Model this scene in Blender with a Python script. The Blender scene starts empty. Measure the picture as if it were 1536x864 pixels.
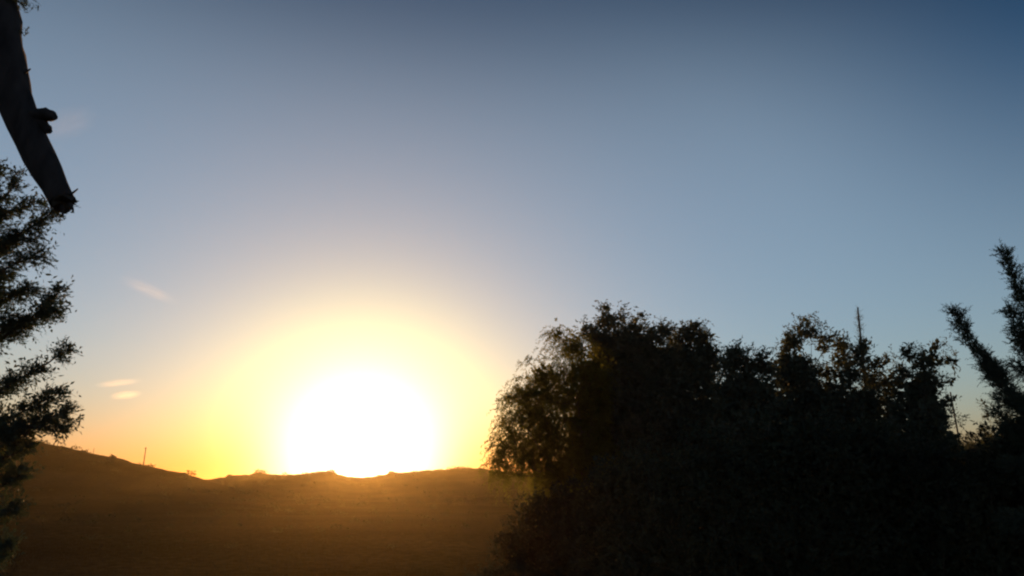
import bpy, math, random
import numpy as np
from mathutils import Vector

# ------------------------------------------------------------------ camera
sc = bpy.context.scene
COL = sc.collection
F, HZ, HCAM = 1024.0, 738.0, 3.4            # focal length in photo pixels, level line, lens height
CAM = np.array((0.0, 0.0, HCAM))
TILT = math.atan((HZ - 432) / F)
CT, ST = math.cos(TILT), math.sin(TILT)


def ray(px, py):
    x, y = (px - 768) / F, (432 - py) / F
    return np.array((x, CT - y * ST, ST + y * CT))


def at(px, py, d):
    """the point seen at photo pixel px, py that stands d metres ahead of the lens"""
    r = ray(px, py)
    return CAM + r * (d / r[1])


cam = bpy.data.cameras.new('camera')
cam_ob = bpy.data.objects.new('camera', cam)
COL.objects.link(cam_ob)
cam_ob.location = CAM
cam_ob.rotation_euler = (math.pi / 2 + TILT, 0, 0)
cam.sensor_width = 36
cam.lens = 36 * F / 1536
cam.clip_start, cam.clip_end = 0.05, 30000
sc.camera = cam_ob
sc.view_settings.view_transform = 'Standard'
sc.view_settings.look = 'None'
sc.view_settings.gamma = 1
sc.view_settings.use_curve_mapping = False
sc.view_settings.exposure = 0.9
sc.cycles.filter_width = 2.2
sc.cycles.max_bounces = 6
sc.cycles.volume_bounces = 0

# ------------------------------------------------------------------ sky
SUN = ray(540, 696)
SUN = SUN / np.linalg.norm(SUN)
EL, ROT = math.asin(SUN[2]), math.atan2(SUN[0], SUN[1])
w = bpy.data.worlds.new('World')
sc.world = w
w.use_nodes = True
nt = w.node_tree
N, LK = nt.nodes, nt.links
bg = N['Background']
sky = N.new('ShaderNodeTexSky')
sky.sky_type = 'NISHITA'
sky.sun_disc = False
sky.sun_elevation, sky.sun_rotation = EL, ROT
sky.air_density, sky.dust_density, sky.ozone_density = 1.0, 0.25, 2.6


def math_node(op, a, b=None):
    n = N.new('ShaderNodeMath')
    n.operation = op
    for k, v in enumerate((a, b)):
        if v is None:
            continue
        if isinstance(v, (int, float)):
            n.inputs[k].default_value = v
        else:
            LK.new(v, n.inputs[k])
    return n.outputs[0]


tc = N.new('ShaderNodeTexCoord')
dot = N.new('ShaderNodeVectorMath')
dot.operation = 'DOT_PRODUCT'
nrm = N.new('ShaderNodeVectorMath')
nrm.operation = 'NORMALIZE'
LK.new(tc.outputs['Generated'], nrm.inputs[0])
LK.new(nrm.outputs[0], dot.inputs[0])
dot.inputs[1].default_value = tuple(SUN)
ang = math_node('MULTIPLY', math_node('ARCCOSINE', math_node('MINIMUM', dot.outputs['Value'], 0.999999)), 180 / math.pi)


def lobe(width, power, colour):
    """aureole of scattered sunlight round the sun: colour * exp(-(angle / width) ** power)"""
    e = math_node('EXPONENT', math_node('MULTIPLY', math_node('POWER', math_node('DIVIDE', ang, width), power), -1.0))
    m = N.new('ShaderNodeVectorMath')
    m.operation = 'SCALE'
    m.inputs[0].default_value = colour
    LK.new(e, m.inputs['Scale'])
    return m.outputs[0]


def vadd(a, b):
    m = N.new('ShaderNodeVectorMath')
    m.operation = 'ADD'
    LK.new(a, m.inputs[0])
    LK.new(b, m.inputs[1])
    return m.outputs[0]


def scaled(fac, colour):
    m = N.new('ShaderNodeVectorMath')
    m.operation = 'SCALE'
    m.inputs[0].default_value = colour
    LK.new(fac, m.inputs['Scale'])
    return m.outputs[0]


def vmul(a, b):
    m = N.new('ShaderNodeVectorMath')
    m.operation = 'MULTIPLY'
    LK.new(a, m.inputs[0])
    LK.new(b, m.inputs[1])
    return m.outputs[0]


sep = N.new('ShaderNodeSeparateXYZ')
LK.new(nrm.outputs[0], sep.inputs[0])
elev = math_node('MULTIPLY', math_node('ARCSINE', math_node('MAXIMUM', sep.outputs['Z'], 0.0)), 180 / math.pi)
# the clear sky is deeper towards the zenith, milky low down, and reddened by dust in the lowest few degrees
deep = N.new('ShaderNodeMapRange')
deep.interpolation_type = 'SMOOTHSTEP'
for k, v in (('From Min', 20.0), ('From Max', 52.0), ('To Min', 1.0), ('To Max', 0.68)):
    deep.inputs[k].default_value = v
LK.new(elev, deep.inputs['Value'])
milk = scaled(math_node('EXPONENT', math_node('MULTIPLY', math_node('POWER', math_node('DIVIDE', elev, 36.0), 8.0), -1.0)), (0.62, 0.74, 0.80))
thick = math_node('EXPONENT', math_node('DIVIDE', elev, -3.2))
redden = N.new('ShaderNodeCombineXYZ')
for k, v in enumerate((-0.35, -1.35, -2.0)):
    LK.new(math_node('EXPONENT', math_node('MULTIPLY', thick, v)), redden.inputs[k])
away = N.new('ShaderNodeMapRange')
high = N.new('ShaderNodeMapRange')
for m, src, a, b in ((away, ang, 39.0, 62.0), (high, elev, 8.0, 33.0)):
    m.interpolation_type = 'SMOOTHSTEP'
    m.inputs['From Min'].default_value, m.inputs['From Max'].default_value = a, b
    LK.new(src, m.inputs['Value'])
amount = math_node('MULTIPLY', away.outputs[0], high.outputs[0])
dim = N.new('ShaderNodeCombineXYZ')  # lens corner darkening put into the colour of the high sky away from the sun
for k, v in enumerate((0.86, 0.68, 0.5)):
    LK.new(math_node('SUBTRACT', 1.0, math_node('MULTIPLY', amount, v)), dim.inputs[k])
clear = scaled(deep.outputs[0], (1, 1, 1))
base_sky = vmul(vadd(vmul(sky.outputs[0], clear), milk), dim.outputs[0])
wide = vadd(lobe(7.2, 1.0, (15.0, 6.8, 0.8)), lobe(9.0, 2.0, (2.0, 4.5, 0.4)))
core = lobe(5.3, 2.0, (10.0, 12.0, 12.0))
LK.new(vadd(vmul(vadd(base_sky, wide), redden.outputs[0]), core), bg.inputs[0])
bg.inputs[1].default_value = 0.1

# ------------------------------------------------------------------ sun
sl = bpy.data.lights.new('sun', 'SUN')
sl.energy = 3.0
sl.angle = math.radians(0.53)
sl.color = (1.0, 0.5, 0.17)
so = bpy.data.objects.new('sun', sl)
COL.objects.link(so)
so.rotation_euler = Vector(tuple(SUN)).to_track_quat('Z', 'Y').to_euler()
so.location = (-60, 200, 60)

# ------------------------------------------------------------------ helpers
rng = np.random.default_rng(20)


def tag(o, label=None, cat=None, group=None, kind=None):
    for k, v in (('label', label), ('category', cat), ('group', group), ('kind', kind)):
        if v:
            o[k] = v
    return o


def empty(name, loc, **kw):
    o = bpy.data.objects.new(name, None)
    COL.objects.link(o)
    o.location = loc
    return tag(o, **kw)


class Geo:
    """collects polygons (numpy) and links them as one mesh object"""

    def __init__(self):
        self.v, self.f, self.n, self.m, self.nv = [], [], [], [], 0

    def add(self, verts, faces, mat=0):
        verts, faces = np.asarray(verts, float), np.asarray(faces, int)
        self.v.append(verts)
        self.f.append(faces + self.nv)
        self.m.append(np.full(len(faces), mat))
        self.nv += len(verts)

    def build(self, name, mats, parent=None, smooth=False, loc=None):
        v = np.concatenate(self.v)
        org = np.array(parent.location if parent is not None else (loc if loc is not None else (0, 0, 0)), float)
        v = v - org
        loops = np.concatenate([f.ravel() for f in self.f])
        tot = np.concatenate([np.full(len(f), f.shape[1]) for f in self.f])
        start = np.concatenate(([0], np.cumsum(tot)[:-1]))
        me = bpy.data.meshes.new(name)
        me.vertices.add(len(v))
        me.vertices.foreach_set('co', v.astype(np.float32).ravel())
        me.loops.add(len(loops))
        me.loops.foreach_set('vertex_index', loops.astype(np.int32))
        me.polygons.add(len(tot))
        me.polygons.foreach_set('loop_start', start.astype(np.int32))
        me.polygons.foreach_set('material_index', np.concatenate(self.m).astype(np.int32))
        me.polygons.foreach_set('use_smooth', np.full(len(tot), smooth))
        for m in (mats if isinstance(mats, (list, tuple)) else [mats]):
            me.materials.append(m)
        me.update(calc_edges=True)
        me.validate()
        o = bpy.data.objects.new(name, me)
        COL.objects.link(o)
        if parent is not None:
            o.parent = parent
        else:
            o.location = org
        return o


def unit(a):
    return a / np.maximum(np.linalg.norm(a, axis=-1, keepdims=True), 1e-9)


def tube(g, pts, rad, sides=6, mat=0, rough=0.0, cap=True):
    pts, rad = np.asarray(pts, float), np.asarray(rad, float)
    n = len(pts)
    t = unit(np.gradient(pts, axis=0))
    ref = np.array((0.31, 0.9, 0.2))
    u = unit(np.cross(t, ref))
    w_ = np.cross(t, u)
    a = np.arange(sides) * 2 * math.pi / sides
    r = rad[:, None] * (1 + rough * rng.standard_normal((n, sides)))
    ring = pts[:, None] + r[..., None] * (np.cos(a)[None, :, None] * u[:, None] + np.sin(a)[None, :, None] * w_[:, None])
    i, j = np.meshgrid(np.arange(n - 1), np.arange(sides), indexing='ij')
    k = (j + 1) % sides
    f = np.stack((i * sides + j, i * sides + k, (i + 1) * sides + k, (i + 1) * sides + j), -1).reshape(-1, 4)
    base = g.nv
    g.add(ring.reshape(-1, 3), f, mat)
    if cap:
        for end, p in ((0, pts[0]), (n - 1, pts[-1])):
            q = np.arange(sides)
            tri = np.stack((np.full(sides, sides), q, (q + 1) % sides), -1)
            if end == 0:
                tri = tri[:, ::-1]
            g.add(np.concatenate((ring[end], p[None])), tri, mat)


def leaves(g, p, d, length, width, mat=0, flat=0.5):
    """one pointed four-sided leaf per row of p, growing along d"""
    n = len(p)
    d = unit(d)
    s = unit(np.cross(d, unit(rng.standard_normal((n, 3)) + np.array((0, 0, flat)))))
    up = np.cross(s, d)
    L = (length * rng.uniform(0.65, 1.25, n))[:, None]
    W = (width * rng.uniform(0.7, 1.2, n))[:, None] * 0.5
    mid = p + d * L * 0.45 + up * L * 0.06
    v = np.stack((p, mid + s * W, p + d * L - up * L * 0.05, mid - s * W), 1).reshape(-1, 3)
    g.add(v, np.arange(4 * n).reshape(n, 4), mat)


# ------------------------------------------------------------------ materials
def material(name, rough=0.9):
    m = bpy.data.materials.new(name)
    m.use_nodes = True
    b = m.node_tree.nodes['Principled BSDF']
    b.inputs['Roughness'].default_value = rough
    b.inputs['Specular IOR Level'].default_value = 0.25
    return m, m.node_tree.nodes, m.node_tree.links, b


def noise_mix(m, n, l, scale, c0, c1, detail=4.0, coord='Object', stretch=None):
    t = n.new('ShaderNodeTexCoord')
    src = t.outputs[coord]
    if stretch:
        mp = n.new('ShaderNodeMapping')
        mp.inputs['Scale'].default_value = stretch
        l.new(src, mp.inputs[0])
        src = mp.outputs[0]
    q = n.new('ShaderNodeTexNoise')
    q.inputs['Scale'].default_value = scale
    q.inputs['Detail'].default_value = detail
    l.new(src, q.inputs['Vector'])
    r = n.new('ShaderNodeValToRGB')
    r.color_ramp.elements[0].position, r.color_ramp.elements[1].position = 0.32, 0.68
    r.color_ramp.elements[0].color = (*c0, 1)
    r.color_ramp.elements[1].color = (*c1, 1)
    l.new(q.outputs['Fac'], r.inputs[0])
    return r.outputs[0], q.outputs['Fac']


def leaf_material(name, c0, c1, trans, tint):
    m, n, l, b = material(name, 0.75)
    b.inputs['Specular IOR Level'].default_value = 0.08
    col, _ = noise_mix(m, n, l, 2.3, c0, c1)
    l.new(col, b.inputs['Base Color'])
    tr = n.new('ShaderNodeBsdfTranslucent')
    mx = n.new('ShaderNodeMix')
    mx.data_type = 'RGBA'
    mx.blend_type = 'MULTIPLY'
    mx.inputs['Factor'].default_value = 1
    l.new(col, mx.inputs[6])
    mx.inputs[7].default_value = (*tint, 1)
    l.new(mx.outputs[2], tr.inputs['Color'])
    s = n.new('ShaderNodeMixShader')
    s.inputs[0].default_value = trans
    l.new(b.outputs[0], s.inputs[1])
    l.new(tr.outputs[0], s.inputs[2])
    l.new(s.outputs[0], n['Material Output'].inputs[0])
    return m


LEAF_PEPPER = leaf_material('pepper_leaf', (0.045, 0.065, 0.02), (0.10, 0.11, 0.035), 0.55, (2.4, 2.0, 1.2))
LEAF_DARK = leaf_material('dark_leaf', (0.06, 0.068, 0.05), (0.115, 0.12, 0.09), 0.25, (1.5, 1.5, 0.8))
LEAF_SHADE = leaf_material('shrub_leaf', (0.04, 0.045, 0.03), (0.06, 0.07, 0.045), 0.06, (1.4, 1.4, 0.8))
LEAF_CYPRESS = leaf_material('cypress_leaf', (0.04, 0.055, 0.045), (0.08, 0.10, 0.075), 0.15, (1.3, 1.5, 0.8))
LEAF_SCRUB = leaf_material('scrub_leaf', (0.04, 0.042, 0.02), (0.08, 0.07, 0.035), 0.1, (1.4, 1.3, 0.8))


def bark(name, c0, c1):
    m, n, l, b = material(name, 0.95)
    col, f = noise_mix(m, n, l, 14, c0, c1, 8, stretch=(1, 1, 0.25))
    l.new(col, b.inputs['Base Color'])
    bp = n.new('ShaderNodeBump')
    bp.inputs['Strength'].default_value = 0.7
    bp.inputs['Distance'].default_value = 0.02
    l.new(f, bp.inputs['Height'])
    l.new(bp.outputs[0], b.inputs['Normal'])
    return m


BARK = bark('grey_brown_bark', (0.05, 0.038, 0.03), (0.14, 0.11, 0.09))
BARK_DARK = bark('dark_bark', (0.022, 0.019, 0.02), (0.06, 0.05, 0.05))
WOOD_CUT, n_, l_, b_ = material('sawn_wood', 0.95)
c_, f_ = noise_mix(WOOD_CUT, n_, l_, 30, (0.03, 0.024, 0.02), (0.07, 0.055, 0.045))
l_.new(c_, b_.inputs['Base Color'])
POLE, n_, l_, b_ = material('weathered_pole', 0.85)
c_, f_ = noise_mix(POLE, n_, l_, 8, (0.08, 0.065, 0.05), (0.17, 0.14, 0.11), stretch=(1, 1, 0.1))
l_.new(c_, b_.inputs['Base Color'])

GROUND, n_, l_, b_ = material('dry_grass_earth', 1.0)
b_.inputs['Specular IOR Level'].default_value = 0.0
c_, f_ = noise_mix(GROUND, n_, l_, 0.035, (0.038, 0.032, 0.016), (0.085, 0.066, 0.034), 10)
c2, f2 = noise_mix(GROUND, n_, l_, 1.7, (0.55, 0.55, 0.5), (1.2, 1.1, 1.0), 8)
mx = n_.new('ShaderNodeMix')
mx.data_type = 'RGBA'
mx.blend_type = 'MULTIPLY'
mx.inputs['Factor'].default_value = 1
l_.new(c_, mx.inputs[6])
l_.new(c2, mx.inputs[7])
l_.new(mx.outputs[2], b_.inputs['Base Color'])
bp = n_.new('ShaderNodeBump')
bp.inputs['Strength'].default_value = 0.25
bp.inputs['Distance'].default_value = 0.1
l_.new(f2, bp.inputs['Height'])
l_.new(bp.outputs[0], b_.inputs['Normal'])

# ------------------------------------------------------------------ terrain: one sheet out to 3 km
D_NEAR, D_FAR = 250.0, 460.0
LEFT_X = [-600, -300, -60, 0, 60, 100, 150, 200, 240, 270, 300, 330, 380, 500]
LEFT_Y = [640, 640, 650, 658, 668, 675, 686, 697, 704, 711, 719, 728, 740, 770]
FAR_X = [-600, 0, 200, 270, 310, 335, 350, 372, 388, 398, 425, 450, 474, 496, 506, 522, 556, 574, 584, 610, 650, 680, 720, 745, 780, 850, 1000, 1300, 1536, 2200]
FAR_Y = [735, 730, 722, 720, 719, 717, 714, 712, 709, 712, 713, 711, 709.5, 707.5, 712, 716, 716, 713, 710, 709, 706, 703.5, 703, 707, 710, 708, 712, 716, 710, 712]  # the dip below the sun is its glare, put into the ridge's shape


def slope(px, py):
    """height over distance ahead for a skyline point"""
    x, y = (px - 768) / F, (432 - np.asarray(py, float)) / F
    return (ST + y * CT) / (CT - y * ST)


def ridge(x, y, xs, ys, dist, near, far, rough):
    """a rounded ridge line standing dist metres ahead whose top makes the skyline xs, ys"""
    yy = np.maximum(y, 1.0)
    # azimuth as tan = x / y, turned into the photo's columns for a level ray
    k = x / yy
    px = 768 + k * F / CT
    top = HCAM + slope(px, np.interp(px, xs, ys)) * dist
    top = np.where(y > 0, top, 0)
    t = (y - dist)
    prof = np.where(t < 0, np.exp(-(t / near) ** 2), np.exp(-(t / far) ** 2))
    return top * prof


def wave(x, y):
    z = 0.0
    for k, (a, f, ph) in enumerate(((0.25, 0.05, 0.3), (0.08, 0.13, 1.7), (0.04, 0.31, 4.0), (0.02, 0.7, 2.2))):
        z = z + a * np.sin(x * f * 1.1 + ph + 0.8 * np.sin(y * f * 0.7)) * np.cos(y * f + ph * 2 + 0.9 * np.sin(x * f * 0.6))
    return z


def height(x, y):
    x, y = np.asarray(x, float), np.asarray(y, float)
    a = ridge(x, y, LEFT_X, LEFT_Y, D_NEAR, 70, 90, 0.3)
    b = ridge(x, y, FAR_X, FAR_Y, D_FAR, 130, 160, 0.3)
    r = np.hypot(x, y)
    near = np.clip((r - 8) / 30, 0, 1)
    hill = np.maximum(a, b)
    damp = np.clip(1 - hill / 8.0, 0.25, 1)
    h3 = np.clip(hill / 6.0, 0, 1)
    crag = 0.35 * np.sin(x * 0.21 + 1.3 * np.sin(x * 0.063)) * np.sin(y * 0.11 + x * 0.05) + 0.22 * np.sin(x * 0.53 + 2.0 * np.sin(x * 0.17 + y * 0.09)) + 0.12 * np.sin(x * 1.31 + y * 0.4)
    return hill + wave(x, y) * near * damp + crag * h3


az = np.radians(np.concatenate((np.arange(-180, -46, 3.0), np.arange(-46, 46, 0.14), np.arange(46, 180, 3.0))))
rr = np.concatenate(([0.0], np.geomspace(1.2, 60, 60), np.geomspace(62, 700, 190), np.geomspace(720, 3000, 26)))
A, R = np.meshgrid(az, rr, indexing='ij')
X, Y = R * np.sin(A), R * np.cos(A)
Z = height(X, Y)
na, nr = A.shape
i, j = np.meshgrid(np.arange(na), np.arange(1, nr - 1), indexing='ij')
i2 = (i + 1) % na
quads = np.stack((i * nr + j, i2 * nr + j, i2 * nr + j + 1, i * nr + j + 1), -1).reshape(-1, 4)[:, ::-1]
g = Geo()
g.add(np.stack((X, Y, Z), -1).reshape(-1, 3), quads)
i = np.arange(na)
g.f.append(np.stack((i * nr + 1, ((i + 1) % na) * nr + 1, np.full(na, 0)), -1))
g.m.append(np.zeros(na))
ground = g.build('ground', GROUND, smooth=True)
tag(ground, 'dark dry hillside and field under the sunset', kind='structure')


def gz(x, y):
    return float(height(np.array([x]), np.array([y]))[0])


# ------------------------------------------------------------------ tree builder
def grow(trunk, tips, tip_r, jitter=0.05, path_w=0.25, step=0.45):
    """branches that join every tip to the trunk; returns nodes, parents, radii and number of trunk nodes"""
    P = [np.array(p) for p in trunk]
    par = [-1] + list(range(len(trunk) - 1))
    acc = [0.0]
    for k in range(1, len(P)):
        acc.append(acc[-1] + np.linalg.norm(P[k] - P[k - 1]))
    nt_ = len(P)
    free = max(1, nt_ // 4)
    cap = nt_ + len(tips) * 12
    arr = np.zeros((cap, 3))
    arr[:nt_] = P
    cost = np.full(cap, 1e9)
    cost[:nt_] = path_w * np.array(acc)
    cost[:free] = 1e9
    plen = np.zeros(cap)
    plen[:nt_] = acc
    n = nt_
    dist = np.array([min(np.linalg.norm(arr[:nt_] - t, axis=1)) for t in tips])
    ends = []
    for q in np.argsort(dist):
        t = tips[q]
        d = np.linalg.norm(arr[:n] - t, axis=1)
        c = d + cost[:n] + 0.6 * np.maximum(arr[:n, 2] - t[2], 0)
        b = int(np.argmin(c))
        s = max(1, min(10, int(d[b] / step)))
        prev, a0 = b, arr[b].copy()
        for k in range(1, s + 1):
            u = k / s
            p = a0 + (t - a0) * u + np.array((0, 0, 0.10 * d[b] * u * (1 - u)))
            if k < s:
                p = p + rng.standard_normal(3) * jitter
            arr[n] = p
            par.append(prev)
            plen[n] = plen[prev] + d[b] / s
            cost[n] = path_w * plen[n]
            prev = n
            n += 1
        ends.append(prev)
    par = np.array(par)
    area = np.zeros(n)
    for k in range(n - 1, 0, -1):
        if area[k] == 0:
            area[k] = tip_r ** 2.2
        area[par[k]] += area[k]
    return arr[:n], par, area ** (1 / 2.2), nt_, ends


def chains(P, par, rad, nt_):
    """splits the branch graph into runs that follow the thickest child"""
    n = len(P)
    best = np.full(n, -1)
    kids = [[] for _ in range(n)]
    for k in range(1, n):
        kids[par[k]].append(k)
    for k in range(n):
        if kids[k]:
            best[k] = max(kids[k], key=lambda c: rad[c])
    out = []
    for k in range(nt_, n):
        p = par[k]
        if p < nt_ or best[p] != k:
            run = [p, k]
            while best[run[-1]] >= 0:
                run.append(best[run[-1]])
            out.append(run)
    return out


def smooth_line(pts, n):
    pts = np.asarray(pts, float)
    s = np.concatenate(([0], np.cumsum(np.linalg.norm(np.diff(pts, axis=0), axis=1))))
    t = np.linspace(0, s[-1], n)
    out = np.stack([np.interp(t, s, pts[:, k]) for k in range(3)], 1)
    for _ in range(max(2, n // 5)):
        out[1:-1] = (out[:-2] + 2 * out[1:-1] + out[2:]) / 4
    return out


def spread(d, amount):
    return unit(d + rng.standard_normal(d.shape) * amount)


def strand_leaves(g, P, D, ln, droop, pitch, ll, lw, splay, mat=0, taper=False):
    """leaves set along curved strands that start at P, leave along D and sag by droop"""
    k = max(3, int(ln / pitch))
    u = (np.arange(k) + 0.5) / k
    n = len(P)
    L = ln * rng.uniform(0.55, 1.25, n)
    pts = P[:, None] + D[:, None] * (L[:, None] * u)[..., None]
    pts[..., 2] -= droop * (L[:, None] * u ** 2)
    tan = np.repeat(D[:, None], k, 1) + 0.0
    tan[..., 2] -= 2 * droop * u
    tan = unit(tan)
    d = unit(tan + splay * rng.standard_normal(pts.shape))
    sz = (1.15 - 0.75 * u) if taper else np.ones(k)
    pts = pts.reshape(-1, 3)
    m = len(pts)
    leaves(g, pts, d.reshape(-1, 3), ll * np.tile(sz, n), lw * np.tile(sz, n), mat)


def foliage(g, style, P, D, size=1.0, dense=1.0):
    n = len(P)
    if style == 'weeping':
        r = max(1, int(5 * dense))
        Q = np.repeat(P, r, 0) + rng.standard_normal((n * r, 3)) * 0.10 * size
        d = spread(np.repeat(D, r, 0) * 0.6 + np.array((0, 0, -0.25)), 0.45)
        strand_leaves(g, Q, d, 0.5 * size, 0.75, 0.026, 0.085, 0.024, 0.75)
    elif style == 'broad':
        r = max(1, int(8 * dense))
        Q = np.repeat(P, r, 0) + rng.standard_normal((n * r, 3)) * 0.11 * size
        d = spread(np.repeat(D, r, 0) + np.array((0, 0, 0.3)), 0.8)
        strand_leaves(g, Q, d, 0.26 * size, 0.2, 0.034, 0.10 * size, 0.045 * size, 0.9)
    elif style == 'upright':
        r = max(1, int(7 * dense))
        Q = np.repeat(P, r, 0) + rng.standard_normal((n * r, 3)) * 0.11 * size
        d = spread(np.repeat(D, r, 0) * 0.5 + np.array((0, 0, 0.6)), 0.5)
        strand_leaves(g, Q, d, 0.34 * size, 0.1, 0.028, 0.10 * size, 0.036 * size, 0.8)
    elif style == 'cypress':
        r = max(1, int(4 * dense))
        Q = np.repeat(P, r, 0) + rng.standard_normal((n * r, 3)) * 0.03 * size
        d = spread(np.repeat(D, r, 0), 0.5)
        strand_leaves(g, Q, d, 0.16 * size, 0.12, 0.010 * size, 0.055 * size, 0.014 * size, 0.6, taper=True)


def lobe_tips(lobes, d, n, bias=0.55):
    """tips spread through ellipsoids given as (px, py, half width px, half height px, depth offset m, weight)"""
    wt = np.array([l[2] * l[3] * (l[5] if len(l) > 5 else 1) for l in lobes], float)
    cnt = np.maximum(2, (n * wt / wt.sum()).astype(int))
    T, D = [], []
    for l, c in zip(lobes, cnt):
        dd = d + l[4]
        o = at(l[0], l[1], dd)
        m = dd / F / CT
        rad = np.array((l[2] * m, max(l[2], l[3]) * m * 0.8, l[3] * m))
        v = unit(rng.standard_normal((c, 3)))
        q = rng.uniform(0, 1, c)[:, None] ** bias
        q = np.where(rng.uniform(0, 1, (c, 1)) < 0.12, q * 1.22, q)
        T.append(o + v * q * rad)
        D.append(unit(v * 0.8 + np.array((0, 0, 0.35)) + 0.3 * rng.standard_normal((c, 3))))
    return np.concatenate(T), np.concatenate(D)


def tree(name, label, cat, base_px, d, lobes, n, style, leaf, group=None, trunk_r=0.16, size=1.0, dense=1.0,
         core=(), bk=None, maxlimb=7):
    bk = bk or BARK
    bx = at(base_px, HZ, d)
    base = np.array((bx[0], bx[1], gz(bx[0], bx[1])))
    root = empty(name, base, label=label, cat=cat, group=group)
    tips, dirs = lobe_tips(lobes, d, n)
    ok = tips[:, 2] > base[2] + 0.15
    tips, dirs = tips[ok], dirs[ok]
    top = tips[np.argsort(tips[:, 2])[-max(3, len(tips) // 12):]].mean(0)
    k = 9
    u = np.linspace(0, 1, k)
    mid = base * 0.5 + top * 0.5
    mid[0:2] = base[0:2] * 0.7 + top[0:2] * 0.3
    ctrl = np.stack([(1 - s) ** 2 * base + 2 * s * (1 - s) * mid + s * s * top for s in u])
    ctrl[1:-1] += rng.standard_normal((k - 2, 3)) * np.array((0.06, 0.06, 0.0)) * min(1, (top[2] - base[2]) / 4)
    ctrl[0, 2] -= 0.25
    P, par, rad, nt_, ends = grow(ctrl, tips, 0.0052 * size)
    tr = np.maximum(rad[:nt_], 0.012)
    tr = tr * trunk_r / tr[0]
    tr *= np.clip(1.04 - u, 0.04, 1) ** 0.85
    tr[0] *= 1.25
    g = Geo()
    tube(g, smooth_line(ctrl, 17), np.interp(np.linspace(0, 1, 17), u, tr), 10, rough=0.05)
    g.build('trunk', bk, root, smooth=True)
    runs = sorted(chains(P, par, rad, nt_), key=lambda r: -rad[r[1]])
    crown = Geo()
    for q, r in enumerate(runs):
        a = np.array([rad[r[1]]] + [rad[c] for c in r[1:]])
        a = np.minimum(a, trunk_r * 0.6)
        if q < maxlimb and a[0] > 0.014:
            g = Geo()
            tube(g, P[r], a, 7, rough=0.05)
            g.build('limb', bk, root, smooth=True)
        else:
            tube(crown, P[r], a, 4, mat=1, cap=False)
    E = P[ends]
    order = np.argsort(np.array([np.min(np.linalg.norm(ctrl - t, axis=1)) for t in tips]))
    DD = dirs[order]
    foliage(crown, style, E, DD, size, dense)
    hull = 0.55 if style == 'weeping' else 0.72
    inner = [(l[0], l[1], l[2] * hull, l[3] * hull, 2.2 if style == 'weeping' else 4.0, l[4]) for l in lobes]
    for l in [(c[0], c[1], c[2], c[3], 9.0, 0.25) for c in core] + inner:                                     # inner leaves, big and close, that make the heart of the crown solid
        o = at(l[0], l[1], d + l[5])
        m = d / F / CT
        q = int(l[4] * l[2] * l[3] * m * m * math.pi / 0.0085)
        v = unit(rng.standard_normal((q, 3)))
        bump = 1 + 0.22 * np.sin(v[:, :1] * 6 + l[0]) * np.sin(v[:, 2:] * 7 + l[1])
        p = o + v * bump * rng.uniform(0, 1, q)[:, None] ** 0.4 * np.array((l[2], min(l[2], l[3]) * 0.7, l[3])) * m
        p = p[p[:, 2] > base[2]]
        leaves(crown, p, rng.standard_normal((len(p), 3)), 0.17, 0.10)
    crown.build('crown', [leaf, bk], root)
    return root


# ------------------------------------------------------------------ trees and shrubs at the right
T_ = 'trees and shrubs massed beside the field'
tree('pepper_tree', 'tall weeping tree with drooping strands, nearest the sun at the end of the tree mass', 'tree', 890, 20, [
    (858, 520, 30, 30, 0.3), (815, 565, 34, 34, 0), (838, 500, 14, 10, 0, 1.5), (790, 620, 34, 52, -0.3), (766, 662, 28, 40, 0.1), (750, 690, 16, 26, 0.2),
    (820, 650, 40, 60, 0.2), (800, 690, 44, 30, 0), (845, 715, 46, 36, -0.2), (855, 600, 44, 60, 0.3), (875, 555, 34, 40, 0), (870, 680, 50, 50, -0.2), (800, 590, 40, 20, 0.2)],
    900, 'weeping', LEAF_PEPPER, T_, core=[(885, 660, 34, 80), (890, 590, 24, 50)], trunk_r=0.2, size=0.9)
tree('crown_tree', 'tallest dark round topped tree, standing directly behind the weeping tree', 'tree', 950, 21, [
    (915, 482, 26, 20, 0), (890, 500, 24, 22, 0), (948, 492, 22, 16, 0), (962, 512, 22, 20, 0.2), (925, 520, 50, 30, 0), (985, 506, 24, 20, 0), (1000, 498, 14, 10, 0, 1.4),
    (908, 463, 10, 6, 0, 1.5), (962, 474, 8, 6, 0, 1.5), (940, 570, 56, 50, 0.2), (1000, 560, 36, 40, 0.1), (950, 680, 70, 90, 0.2)],
    560, 'broad', LEAF_DARK, T_, core=[(935, 640, 62, 125), (985, 650, 56, 118), (930, 530, 44, 34), (985, 550, 36, 34)], trunk_r=0.2, size=0.9)
tree('acacia_tree', 'dark tree with a flat feathery top just beside the tallest round topped tree', 'tree', 1045, 21.5, [
    (1030, 500, 24, 14, 0), (1042, 488, 12, 8, 0, 1.5), (1056, 508, 18, 16, 0), (1066, 528, 16, 18, 0), (1015, 520, 22, 18, 0.2), (1045, 550, 36, 34, 0.2), (1050, 680, 60, 90, 0)],
    340, 'broad', LEAF_DARK, T_, core=[(1045, 650, 56, 118), (1042, 545, 36, 38)], trunk_r=0.15, size=0.85)
tree('leafy_bush', 'low round bush in the dip between two taller treetops', 'bush', 1115, 18, [
    (1102, 532, 20, 18, 0), (1090, 548, 18, 20, 0), (1128, 548, 16, 22, 0), (1144, 538, 8, 16, 0, 1.5), (1150, 555, 18, 20, 0.2), (1120, 590, 46, 40, 0), (1110, 700, 60, 90, 0)],
    320, 'broad', LEAF_DARK, T_, core=[(1120, 655, 54, 112)], trunk_r=0.09, size=0.75)
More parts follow.
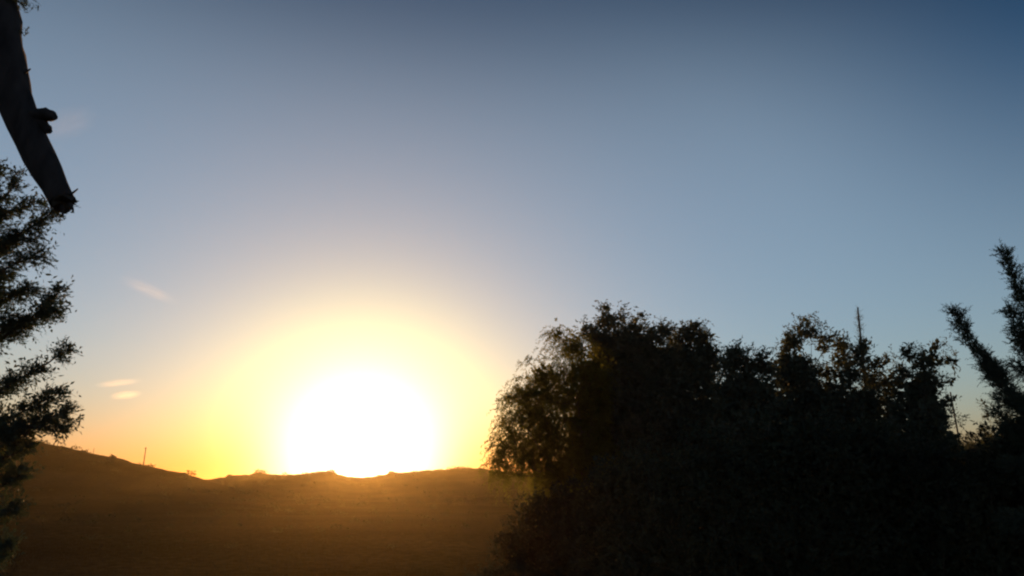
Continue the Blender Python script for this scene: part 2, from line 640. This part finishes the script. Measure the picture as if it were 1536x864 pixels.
tree('leafy_tree', 'bushy tree with a ragged two humped top and a small gap of sky in it', 'tree', 1210, 19, [
    (1210, 498, 22, 14, 0), (1212, 484, 9, 6, 0, 1.5), (1190, 515, 18, 18, 0), (1178, 535, 14, 18, 0), (1240, 506, 11, 8, 0, 1.6), (1235, 522, 11, 9, 0), (1262, 518, 13, 14, 0, 1.3),
    (1262, 540, 18, 18, 0.2), (1195, 545, 30, 12, 0.2), (1240, 560, 26, 14, 0.2), (1215, 600, 64, 40, 0.3), (1215, 700, 76, 80, 0.2)],
    440, 'broad', LEAF_DARK, T_, core=[(1212, 665, 76, 112), (1190, 560, 30, 30)], trunk_r=0.12, size=0.8)
tree('ragged_shrub', 'tall ragged shrub below the thin bare spire', 'shrub', 1300, 18.5, [
    (1290, 535, 16, 22, 0), (1296, 518, 8, 14, 0, 1.5), (1278, 560, 18, 24, 0), (1315, 545, 16, 11, 0, 1.4), (1330, 538, 7, 5, 0, 1.6), (1308, 570, 18, 18, 0.2), (1335, 575, 20, 24, 0.3), (1338, 620, 26, 40, 0.3), (1298, 610, 34, 40, 0.2), (1290, 710, 60, 80, 0)],
    310, 'broad', LEAF_DARK, T_, core=[(1292, 680, 50, 105)], trunk_r=0.09, size=0.75)
tree('loose_shrub', 'loose leafy shrub with small side sprigs at the edge of the low sky gap', 'shrub', 1380, 17, [
    (1364, 530, 9, 18, 0, 1.4), (1380, 545, 16, 20, 0), (1404, 520, 9, 9, 0, 1.6), (1398, 540, 16, 16, 0), (1354, 565, 14, 26, 0.2), (1395, 575, 22, 28, 0), (1428, 542, 12, 6, 0, 1.5), (1426, 572, 8, 5, 0, 1.5),
    (1422, 600, 9, 7, 0, 1.4), (1406, 622, 12, 16, 0), (1385, 625, 44, 40, 0.2), (1380, 720, 70, 80, 0)],
    400, 'broad', LEAF_DARK, T_, core=[(1382, 690, 56, 92), (1385, 595, 22, 36)], trunk_r=0.08, size=0.65)

# thin spire
b = at(1290, HZ, 18.9)
base = np.array((b[0], b[1], gz(b[0], b[1])))
root = empty('spire_sapling', base, label='thin bare spire sticking up above the tree mass', cat='sapling')
top, low = at(1286.5, 461, 18.9), at(1296, 560, 18.9)
line = smooth_line([base - (0, 0, .2), low * .5 + base * .5 + (0.1, 0, 0), low, at(1291, 505, 18.9), top], 20)
g = Geo()
tube(g, line, np.linspace(0.07, 0.02, 20), 7, rough=0.05)
g.build('trunk', BARK_DARK, root, smooth=True)
g = Geo()
k = rng.uniform(0.35, 0.985, 330)
p = np.stack([np.interp(k * 19, np.arange(20), line[:, c]) for c in range(3)], 1)
foliage(g, 'upright', p, unit(rng.standard_normal((330, 3)) * (0.5, 0.5, 0.3) + (0, 0, 1)), 0.36, 0.6)
g.build('crown', [LEAF_DARK], root)

# shrubs in front of the tree mass and along the dark bank
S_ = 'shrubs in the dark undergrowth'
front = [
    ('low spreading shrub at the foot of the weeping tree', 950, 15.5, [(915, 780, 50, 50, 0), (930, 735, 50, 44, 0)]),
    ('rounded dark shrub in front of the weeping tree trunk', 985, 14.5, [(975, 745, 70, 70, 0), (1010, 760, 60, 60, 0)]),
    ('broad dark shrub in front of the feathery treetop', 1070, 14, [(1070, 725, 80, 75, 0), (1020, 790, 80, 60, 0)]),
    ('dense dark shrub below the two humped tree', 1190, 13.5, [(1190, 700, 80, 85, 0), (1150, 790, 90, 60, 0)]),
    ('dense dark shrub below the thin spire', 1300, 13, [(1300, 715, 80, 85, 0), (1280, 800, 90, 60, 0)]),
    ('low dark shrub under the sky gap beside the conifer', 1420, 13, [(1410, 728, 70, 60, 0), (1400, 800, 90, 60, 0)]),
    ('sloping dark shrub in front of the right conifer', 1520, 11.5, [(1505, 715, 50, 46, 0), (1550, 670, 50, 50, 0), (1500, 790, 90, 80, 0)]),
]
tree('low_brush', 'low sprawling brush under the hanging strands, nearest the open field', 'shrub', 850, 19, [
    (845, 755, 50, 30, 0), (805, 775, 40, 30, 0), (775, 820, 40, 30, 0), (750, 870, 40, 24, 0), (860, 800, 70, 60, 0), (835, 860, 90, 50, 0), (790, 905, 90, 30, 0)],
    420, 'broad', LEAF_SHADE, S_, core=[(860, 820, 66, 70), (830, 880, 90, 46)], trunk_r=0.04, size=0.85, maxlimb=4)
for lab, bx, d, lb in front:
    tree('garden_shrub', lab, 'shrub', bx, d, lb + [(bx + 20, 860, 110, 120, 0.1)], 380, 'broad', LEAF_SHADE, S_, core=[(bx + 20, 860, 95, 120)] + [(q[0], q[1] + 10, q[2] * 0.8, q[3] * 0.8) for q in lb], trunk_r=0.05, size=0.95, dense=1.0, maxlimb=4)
tree('hedge_shrub', 'low hedge rising to the right behind the low sky gap', 'hedge', 1490, 24,
     [(1450, 682, 30, 24, 0), (1490, 672, 30, 22, 0), (1528, 650, 36, 30, 0), (1480, 710, 90, 40, 0)],
     380, 'upright', LEAF_DARK, None, core=[(1490, 705, 60, 36), (1520, 680, 34, 24)], trunk_r=0.07, size=0.75, dense=1.0)
tree('thin_sapling', 'thin leafy sapling standing in the low sky gap beside the conifer', 'sapling', 1478, 22.5,
     [(1476, 606, 3, 6, 0), (1480, 622, 4, 8, 0), (1480, 660, 6, 30, 0)], 22, 'upright', LEAF_DARK, None, trunk_r=0.03, size=0.55, dense=0.7, maxlimb=2)


# ------------------------------------------------------------------ conifers built branch by branch
def conifer(name, label, base_px, d, height_m, branches, trunk_r, leaf, size, group=None, cat='conifer', lumps=0.0):
    b = at(base_px, HZ, d)
    base = np.array((b[0], b[1], gz(b[0], b[1])))
    root = empty(name, base, label=label, cat=cat, group=group)
    tp = base + np.array((0.12, 0.1, height_m))
    line = smooth_line([base - (0, 0, 0.3), base * 0.6 + tp * 0.4 + (0.05, 0, 0), tp], 24)
    g = Geo()
    tube(g, line, np.linspace(trunk_r, 0.02, 24), 10, rough=0.06)
    g.build('trunk', BARK_DARK, root, smooth=True)
    crown = Geo()
    for q, br in enumerate(branches):
        pts, thick, full = br
        pts = np.asarray(pts, float)
        z0 = pts[0][2]
        tk = np.clip((z0 - 0.25 - base[2]) / height_m, 0.02, 0.98)
        st = np.array([np.interp(tk * 23, np.arange(24), line[:, c]) for c in range(3)])
        n = max(8, int(np.linalg.norm(pts[-1] - st) / 0.08))
        ln = smooth_line(np.concatenate((st[None], pts)), n)
        wood = np.linspace(0.03, 0.006, n)
        if q < 10:
            g = Geo()
            tube(g, ln, wood, 6, rough=0.05)
            g.build('limb', BARK_DARK, root, smooth=True)
        else:
            tube(crown, ln, wood, 4, mat=1, cap=False)
        k0 = int(n * (1 - full))
        u = np.linspace(0, 1, n)[k0:]
        m = 6
        axis = unit(np.gradient(ln, axis=0))[k0:]
        run = np.arange(len(u)) * 0.08
        ph = rng.uniform(0, 6.28, 2)
        clump = 0.62 + 0.5 * np.sin(run * 13 + ph[0]) + 0.3 * np.sin(run * 29 + ph[1])
        keep = clump > 0.1
        keep[-2:] = True
        clump = np.clip(clump, 0.35, 1.3)[keep]
        u, axis = u[keep], axis[keep]
        cen = np.repeat(ln[k0:][keep], m, 0)
        ax = np.repeat(axis, m, 0)
        wd = np.repeat(thick * clump * np.clip(1.2 - u, 0.2, 1) ** 0.6, m)
        off = rng.standard_normal((len(cen), 3)) * wd[:, None] * 0.55
        dirs = unit(ax * 0.8 + unit(off) * 0.7 + np.array((0, 0, 0.12)))
        foliage(crown, 'cypress', cen + off * 0.6, dirs, size, 1.0)
        if lumps:
            foliage(crown, 'broad', (cen + off * 0.25)[::3], dirs[::3], lumps, 0.9)
    crown.build('crown', [leaf, BARK_DARK], root)
    return root


def px_branch(pts, d, dd):
    n = len(pts)
    return [at(x, y, d + dd * (1 - k / max(1, n - 1))) for k, (x, y) in enumerate(pts)]


random.seed(4)
DL = 6.6
left = []
for pts, th, full in [
    ([(-30, 330), (15, 290), (44, 262)], 0.10, 0.8), ([(-20, 300), (0, 262), (12, 250)], 0.12, 0.8),
    ([(-20, 380), (40, 345), (70, 328), (108, 303)], 0.10, 0.8), ([(-20, 330), (30, 312), (70, 300)], 0.12, 0.8),
    ([(-20, 420), (30, 390), (84, 378)], 0.11, 0.85),
    ([(-20, 400), (20, 360), (66, 350)], 0.13, 0.85), ([(-20, 470), (20, 440), (64, 428)], 0.10, 0.85),
    ([(-20, 520), (30, 490), (70, 458), (106, 434)], 0.085, 0.8), ([(30, 490), (70, 470), (100, 462)], 0.07, 0.5),
    ([(-20, 600), (40, 560), (80, 545), (114, 519)], 0.095, 0.85),
    ([(-20, 640), (30, 620), (70, 600), (103, 586)], 0.085, 0.85),
    ([(-20, 670), (40, 640), (80, 625), (120, 612)], 0.11, 0.9), ([(30, 640), (80, 640), (112, 634)], 0.09, 0.7),
    ([(-20, 680), (20, 640), (55, 640)], 0.13, 0.9), ([(-20, 700), (20, 680), (56, 668)], 0.14, 0.9),
    ([(-20, 740), (20, 720), (50, 706)], 0.15, 0.9), ([(-30, 790), (10, 770), (40, 755)], 0.16, 0.9), ([(-30, 850), (0, 830), (30, 810)], 0.16, 0.9),
    ([(-40, 440), (0, 420), (28, 405)], 0.18, 0.9), ([(-40, 520), (-5, 480), (22, 470)], 0.16, 0.9), ([(-40, 620), (-5, 580), (30, 575)], 0.16, 0.9),
    ([(-40, 350), (-10, 330), (20, 325)], 0.18, 0.9), ([(-40, 700), (0, 650), (24, 630)], 0.18, 0.9)]:
    pts = pts[:-1] + [(pts[-1][0] - 19, pts[-1][1] + 6)]
    left.append((px_branch(pts, DL, random.uniform(-0.2, 0.3)), th, full))
for k in range(46):                                    # the rest of the tree, round its trunk beyond the frame
    a = random.uniform(0.45 * math.pi, 1.55 * math.pi)
    z = random.uniform(0.6, 5.8)
    L = 1.5 * (1 - z / 7.5) + 0.2
    o = at(-190, HZ, DL)
    c = np.array((o[0], o[1], z))
    e = np.array((math.cos(a), math.sin(a), 0.45))
    left.append(([c + e * L * 0.5, c + e * L], 0.15, 0.9))
conifer('cypress_tree', 'dark shaggy conifer behind the sawn limb, beside the left hill', -190, DL, 6.3, left, 0.13, LEAF_CYPRESS, 0.8, lumps=0.5)

DR = 9.5
right = []
for pts, th, full in [
    ([(1575, 560), (1545, 470), (1522, 420), (1502, 372)], 0.085, 0.85), ([(1580, 520), (1548, 450), (1540, 420)], 0.11, 0.85),
    ([(1570, 540), (1530, 490), (1512, 455)], 0.08, 0.8), ([(1575, 590), (1535, 530), (1520, 490)], 0.10, 0.85),
    ([(1570, 640), (1520, 590), (1475, 540), (1445, 490), (1427, 462)], 0.10, 0.78),
    ([(1550, 640), (1510, 590), (1483, 560), (1474, 535)], 0.07, 0.7), ([(1545, 630), (1505, 570), (1490, 545)], 0.07, 0.6),
    ([(1570, 660), (1530, 610), (1500, 588)], 0.14, 0.9), ([(1570, 700), (1520, 640), (1490, 612)], 0.13, 0.9), ([(1580, 610), (1545, 560), (1522, 540)], 0.15, 0.9),
    ([(1590, 690), (1540, 640), (1510, 640)], 0.17, 0.9), ([(1600, 480), (1570, 410), (1580, 390)], 0.14, 0.9), ([(1590, 560), (1560, 520), (1535, 500)], 0.17, 0.9),
    ([(1600, 740), (1550, 700), (1510, 690)], 0.2, 0.9), ([(1600, 800), (1550, 780), (1510, 770)], 0.2, 0.9)]:
    pts, th = pts[:-1] + [(pts[-1][0] + 5, pts[-1][1] + 8)], th * 1.3
    right.append((px_branch(pts, DR, random.uniform(-0.2, 0.3)), th, full))
for k in range(40):
    a = random.uniform(-0.55 * math.pi, 0.55 * math.pi)
    z = random.uniform(0.6, 6.8)
    L = 1.7 * (1 - z / 8.8) + 0.2
    o = at(1760, HZ, DR)
    c = np.array((o[0], o[1], z))
    e = np.array((math.cos(a), math.sin(a), 0.5))
    right.append(([c + e * L * 0.5, c + e * L], 0.18, 0.9))
conifer('juniper_tree', 'dark conifer at the right edge with one plumed branch reaching over the low sky gap', 1760, DR, 7.6, right, 0.14, LEAF_CYPRESS, 1.05)

# ------------------------------------------------------------------ old tree whose sawn limb hangs into the top left corner
DT = 3.0
b = at(-330, HZ, DT + 0.5)
base = np.array((b[0], b[1], 0.0))
root = empty('old_tree', base, label='thick sawn off tree limb hanging into the top left corner', cat='tree')
fork = at(-210, -60, DT + 0.35)
g = Geo()
tl = smooth_line([base - (0, 0, 0.3), base + (0.05, 0, 2.0), fork - (0.05, 0, 0.6), fork, fork + (0.25, 0.2, 0.8), fork + (0.3, 0.4, 1.8)], 26)
tube(g, tl, np.interp(np.linspace(0, 1, 26), [0, 0.1, 0.6, 1], [0.3, 0.24, 0.17, 0.06]), 16, rough=0.04)
g.build('trunk', BARK_DARK, root, smooth=True)
g = Geo()
ll = smooth_line([fork + (0, 0, -0.15), at(-120, -150, DT + 0.2), at(-40, -110, DT + 0.05), at(-12, -20, DT), at(-4, 60, DT), at(12, 130, DT), at(40, 198, DT), at(68, 252, DT), at(94, 302, DT)], 34)
lr = np.interp(np.linspace(0, 1, 34), [0, 0.35, 0.6, 0.75, 0.9, 1], [0.15, 0.13, 0.112, 0.088, 0.07, 0.056])
lr = lr * (1 + 0.035 * np.sin(np.arange(34) * 1.9) + 0.03 * np.sin(np.arange(34) * 0.83 + 1))
tube(g, ll, lr, 18, rough=0.035, cap=False)
limb = g.build('limb', BARK_DARK, root, smooth=True)
limb['label'] = 'bent bare limb with its end sawn off'
# sawn end
t = unit(ll[-1] - ll[-3])
u = unit(np.cross(t, (0.31, 0.9, 0.2)))
v = np.cross(t, u)
a = np.arange(20) * 2 * math.pi / 20
r0 = 0.053 * (1 + 0.05 * rng.standard_normal(20))
rim = ll[-1] + r0[:, None] * (np.cos(a)[:, None] * u + np.sin(a)[:, None] * v)
e2 = rim + t * 0.02 + 0.018 * rng.uniform(-1, 1, (20, 1)) * t
g = Geo()
q = np.arange(20)
g.add(np.concatenate((rim, e2)), np.stack((q, (q + 1) % 20, 20 + (q + 1) % 20, 20 + q), -1))
g.add(np.concatenate((e2, (ll[-1] + t * 0.004)[None])), np.stack((q, (q + 1) % 20, np.full(20, 20)), -1))
o = g.build('sawn_end', WOOD_CUT, root)
# knotty stub on the outer side of the limb
g = Geo()
s0 = at(44, 178, DT)
tube(g, smooth_line([s0, at(60, 172, DT - 0.02), at(72, 172, DT - 0.02), at(83, 176, DT - 0.02)], 9), [0.05, 0.045, 0.04, 0.036, 0.034, 0.033, 0.03, 0.026, 0.016], 10, rough=0.08)
tube(g, smooth_line([s0, at(58, 182, DT), at(67, 190, DT), at(73, 197, DT)], 8), [0.05, 0.046, 0.042, 0.038, 0.034, 0.03, 0.026, 0.018], 9, rough=0.1)
g.build('stub', BARK_DARK, root, smooth=True)
for q_, e_, r_ in (((98, 296), (117, 283), 0.009), ((104, 306), (110, 318), 0.012), ((92, 309), (94, 324), 0.012), ((30, 112), (46, 103), 0.012)):
    g = Geo()
    tube(g, smooth_line([at(*q_, DT), at((q_[0] + e_[0]) / 2 + 2, (q_[1] + e_[1]) / 2, DT), at(*e_, DT)], 6), np.linspace(r_, 0.003, 6), 6)
    g.build('twig', BARK_DARK, root)
g = Geo()
anchor = [at(28, 4, DT), at(34, -14, DT), at(10, -40, DT), at(34, 50, DT + 0.03)]
for q_ in anchor:
    tube(g, smooth_line([ll[14], (ll[14] + q_) / 2, q_], 5), np.linspace(0.012, 0.004, 5), 4, mat=1)
crown_c = fork + np.array((-0.3, 0.3, 2.3))
P = np.array(anchor)
P = np.repeat(P, [16, 7, 16, 6], 0) + rng.standard_normal((45, 3)) * 0.022
foliage(g, 'cypress', P, spread(np.tile((0.0, 0, -0.25), (45, 1)), 0.6), 0.34, 0.7)
P2 = crown_c + rng.standard_normal((260, 3)) * np.array((0.7, 0.7, 0.5))
P2[:, 2] = np.maximum(P2[:, 2], fork[2] + 1.3)
P2[:, 0] = np.minimum(P2[:, 0], at(-160, 0, DT)[0])
foliage(g, 'cypress', P2, unit(P2 - crown_c), 1.4, 1.0)
for p in P2[::6]:
    tube(g, smooth_line([tl[-4], (tl[-4] + p) / 2 + (0, 0, .1), p], 5), np.linspace(0.02, 0.005, 5), 4, mat=1, cap=False)
g.build('crown', [LEAF_CYPRESS, BARK_DARK], root)

# ------------------------------------------------------------------ poles on the hill and in the sky gap
def pole(name, label, px, py_top, d, r, cat, cross=None, ground_z=None):
    p = at(px, HZ, d)
    z0 = gz(p[0], p[1])
    z1 = at(px, py_top, d)[2]
    root = empty(name, (p[0], p[1], z0), label=label, cat=cat)
    g = Geo()
    q = np.array((p[0], p[1], 0))
    tube(g, [q + (0, 0, z0 - 0.5), q + (0, 0, (z0 + z1) / 2), q + (0, 0, z1)], [r, r * 0.85, r * 0.65], 8)
    g.build('shaft', POLE, root, smooth=True)
    if cross:
        g = Geo()
        zc = z1 - (z1 - z0) * 0.07
        c = np.array((p[0], p[1] - r * 1.2, zc))
        tube(g, [c - (cross, 0, 0), c, c + (cross, 0, 0)], [r * 0.4] * 3, 6)
        for s in (-0.85, 0.85):
            tube(g, [c + (cross * s, 0, 0), c + (cross * s, 0, 0.12), c + (cross * s, 0, 0.3)], [0.05, 0.07, 0.04], 6)
        g.build('crossarm', POLE, root)
    return root


pole('utility_pole', 'tallest thin pole on the crest of the left hill', 209, 671, D_NEAR, 0.19, 'pole', 0.35)
pole('marker_post', 'short post on the left hill crest, nearest the conifer', 130, 672, D_NEAR, 0.1, 'post')
pole('lamp_mast', 'slim mast in the low sky gap between the shrubs and the right conifer', 1453, 588, 70, 0.11, 'mast', 0.25)


def hill_bush(name, label, px, d, hw, hh, n, group, leaf=None, cat='bush'):
    p = at(px, HZ, d)
    z0 = gz(p[0], p[1])
    root = empty(name, (p[0], p[1], z0), label=label, cat=cat, group=group)
    c = np.array((p[0], p[1], z0 - 0.35 * hh))
    hh = hh * 1.3
    g = Geo()
    v = unit(rng.standard_normal((n, 3)))
    v[:, 2] = np.abs(v[:, 2])
    q = rng.uniform(0.25, 1, n)[:, None] ** 0.5
    bump = 1 + 0.25 * np.sin(v[:, :1] * 5 + px) * np.cos(v[:, 1:2] * 4)
    leaves(g, c + v * q * bump * np.array((hw, hw, hh)), v + rng.standard_normal((n, 3)) * 0.8, 0.55, 0.4)
    g.build('crown', [leaf or LEAF_SCRUB], root)
    g = Geo()
    for k in range(4):
        e = c + np.array((math.cos(k * 1.7) * hw * 0.4, math.sin(k * 1.7) * hw * 0.4, hh * 0.7))
        tube(g, [c - (0, 0, .3), (c + e) / 2, e], [0.12, 0.08, 0.03], 5)
    g.build('stem', BARK, root)


R_ = 'bushes on the skyline of the hills'
hill_bush('hill_bush', 'small twin topped bush on the left hill crest between the two poles', 160, D_NEAR, 1.2, 1.2, 200, R_)
for lab, px, hw, hh in [
    ('round bush on the far ridge, left of the sun beside the saddle', 387, 4.6, 1.7), ('low bush on the far ridge, nearest the saddle under the left hill', 343, 2.6, 1.3),
    ('flat bush on the far ridge close to the left side of the sun', 478, 6.0, 1.4), ('bush on the ridge at the left lip of the sun', 494, 3.2, 1.9),
    ('bush on the ridge at the right lip of the sun', 586, 2.6, 1.6), ('broad low bush on the ridge near the weeping tree', 690, 9.0, 1.5)]:
    hill_bush('hill_bush', lab, px, D_FAR, hw, hh, 420, R_)

# scrub and dry grass nobody could count
g = Geo()
n = 1500
yy = rng.uniform(45, 440, n)
xx = yy * rng.uniform(-0.85, 0.55, n)
cz = height(xx, yy)
s = rng.uniform(0.25, 1.0, n) ** 1.6 * np.clip(yy / 110, 0.45, 2.2)
k = 26
v = unit(rng.standard_normal((n, k, 3)))
v[..., 2] = np.abs(v[..., 2]) * 0.7
p = np.stack((xx, yy, cz), -1)[:, None] + v * (s[:, None] * rng.uniform(0.3, 1, (n, k)))[..., None]
leaves(g, p.reshape(-1, 3), (v + 0.7 * rng.standard_normal(v.shape)).reshape(-1, 3), np.repeat(s, k) * 0.45, np.repeat(s, k) * 0.3)
tag(g.build('scrub', [LEAF_SCRUB]), 'low scrub scattered over the dark field and hillsides', 'scrub', kind='stuff')
g = Geo()
n = 60000
yy = 14 + 95 * rng.uniform(0, 1, n) ** 1.3
xx = yy * rng.uniform(-0.85, 0.85, n)
p = np.stack((xx, yy, height(xx, yy) - 0.03), -1)
leaves(g, p, rng.standard_normal((n, 3)) * 0.35 + (0, 0, 1), 0.2, 0.03)
GRASS = leaf_material('dry_grass_blade', (0.03, 0.027, 0.015), (0.06, 0.048, 0.026), 0.02, (1.0, 0.9, 0.7))
tag(g.build('dry_grass', [GRASS]), 'short dry grass over the dark field', 'grass', kind='stuff')

# ------------------------------------------------------------------ thin evening clouds, far beyond the hills
def cloud_mat(name, dens, scale):
    m = bpy.data.materials.new(name)
    m.use_nodes = True
    n, l = m.node_tree.nodes, m.node_tree.links
    n.remove(n['Principled BSDF'])
    pv = n.new('ShaderNodeVolumePrincipled')
    pv.inputs['Color'].default_value = (1, 0.97, 0.92, 1)
    pv.inputs['Anisotropy'].default_value = 0.7
    t = n.new('ShaderNodeTexCoord')
    q = n.new('ShaderNodeTexNoise')
    q.inputs['Scale'].default_value = scale
    q.inputs['Detail'].default_value = 5
    mp = n.new('ShaderNodeMapping')
    mp.inputs['Scale'].default_value = (1, 1, 2.5)
    l.new(t.outputs['Object'], mp.inputs[0])
    l.new(mp.outputs[0], q.inputs['Vector'])
    ln = n.new('ShaderNodeVectorMath')
    ln.operation = 'LENGTH'
    l.new(t.outputs['Object'], ln.inputs[0])
    fall = n.new('ShaderNodeMapRange')
    fall.inputs['From Min'].default_value, fall.inputs['From Max'].default_value = 1.0, 0.15
    l.new(ln.outputs['Value'], fall.inputs['Value'])
    cut = n.new('ShaderNodeMapRange')
    cut.inputs['From Min'].default_value, cut.inputs['From Max'].default_value = 0.36, 0.66
    l.new(q.outputs['Fac'], cut.inputs['Value'])
    a = n.new('ShaderNodeMath')
    a.operation = 'MULTIPLY'
    l.new(fall.outputs[0], a.inputs[0])
    l.new(cut.outputs[0], a.inputs[1])
    b2 = n.new('ShaderNodeMath')
    b2.operation = 'MULTIPLY'
    b2.inputs[1].default_value = dens
    l.new(a.outputs[0], b2.inputs[0])
    l.new(b2.outputs[0], pv.inputs['Density'])
    l.new(pv.outputs[0], n['Material Output'].inputs['Volume'])
    return m


def cloud(label, p0, p1, thick, d, dens, scale=2.2):
    a, b = at(*p0, d), at(*p1, d)
    c = (a + b) / 2
    L = np.linalg.norm(b - a) / 2
    th = thick * d / F / CT / 2
    nu, nv = 24, 12
    u = np.arange(nu) * 2 * math.pi / nu
    v = np.linspace(-math.pi / 2, math.pi / 2, nv)
    uu, vv = np.meshgrid(u, v, indexing='ij')
    p = np.stack((np.cos(vv) * np.cos(uu), np.cos(vv) * np.sin(uu), np.sin(vv)), -1)
    i, j = np.meshgrid(np.arange(nu), np.arange(nv - 1), indexing='ij')
    k = (i + 1) % nu
    f = np.stack((i * nv + j, k * nv + j, k * nv + j + 1, i * nv + j + 1), -1).reshape(-1, 4)
    g = Geo()
    g.add(p.reshape(-1, 3), f)
    o = g.build('cirrus_cloud', [cloud_mat('cloud_vapour', dens / (2 * L * 0.6), scale)], loc=(0, 0, 0), smooth=True)
    o.location = c
    o.scale = (L, L * 0.6, th)
    o.rotation_euler = (0, -math.atan2(b[2] - a[2], b[0] - a[0]), 0)
    tag(o, label, 'cloud')


cloud('thin bright streak of cloud above the left hill, the upper of two', (140, 580), (214, 569), 7, 7000, 0.95)
cloud('small bright puff of cloud just below the thin streak', (164, 596), (214, 589), 12, 7000, 1.0)
cloud('faint slanting wisp of cloud high above the left hill', (178, 416), (270, 455), 22, 7000, 0.2)
cloud('faint wide wisp of cloud beside the knot of the sawn limb', (50, 205), (150, 165), 44, 9000, 0.2)

# ------------------------------------------------------------------ haze: the air between the lens and the hills
HZM = bpy.data.materials.new('evening_haze')
HZM.use_nodes = True
n, l = HZM.node_tree.nodes, HZM.node_tree.links
n.remove(n['Principled BSDF'])
pv = n.new('ShaderNodeVolumePrincipled')
pv.inputs['Color'].default_value = (1.0, 0.76, 0.36, 1)
pv.inputs['Density'].default_value = 0.000107
pv.inputs['Anisotropy'].default_value = 0.8
l.new(pv.outputs[0], n['Material Output'].inputs['Volume'])
zlo, zhi = float(Z.min()) - 1.0, max(float(Z.max()), 14.0) + 3.0
s = 3150.0
g = Geo()
v = [(-s, -s, zlo), (s, -s, zlo), (s, s, zlo), (-s, s, zlo), (-s, -s, zhi), (s, -s, zhi), (s, s, zhi), (-s, s, zhi)]
g.add(v, [(3, 2, 1, 0), (4, 5, 6, 7), (0, 1, 5, 4), (1, 2, 6, 5), (2, 3, 7, 6), (3, 0, 4, 7)])
haze = g.build('haze', [HZM])
tag(haze, 'golden evening haze lit by the low sun over the field', kind='stuff')
print('TRIS', sum(len(o.data.polygons) * 2 for o in sc.objects if o.type == 'MESH'), 'Z', Z.min(), Z.max())
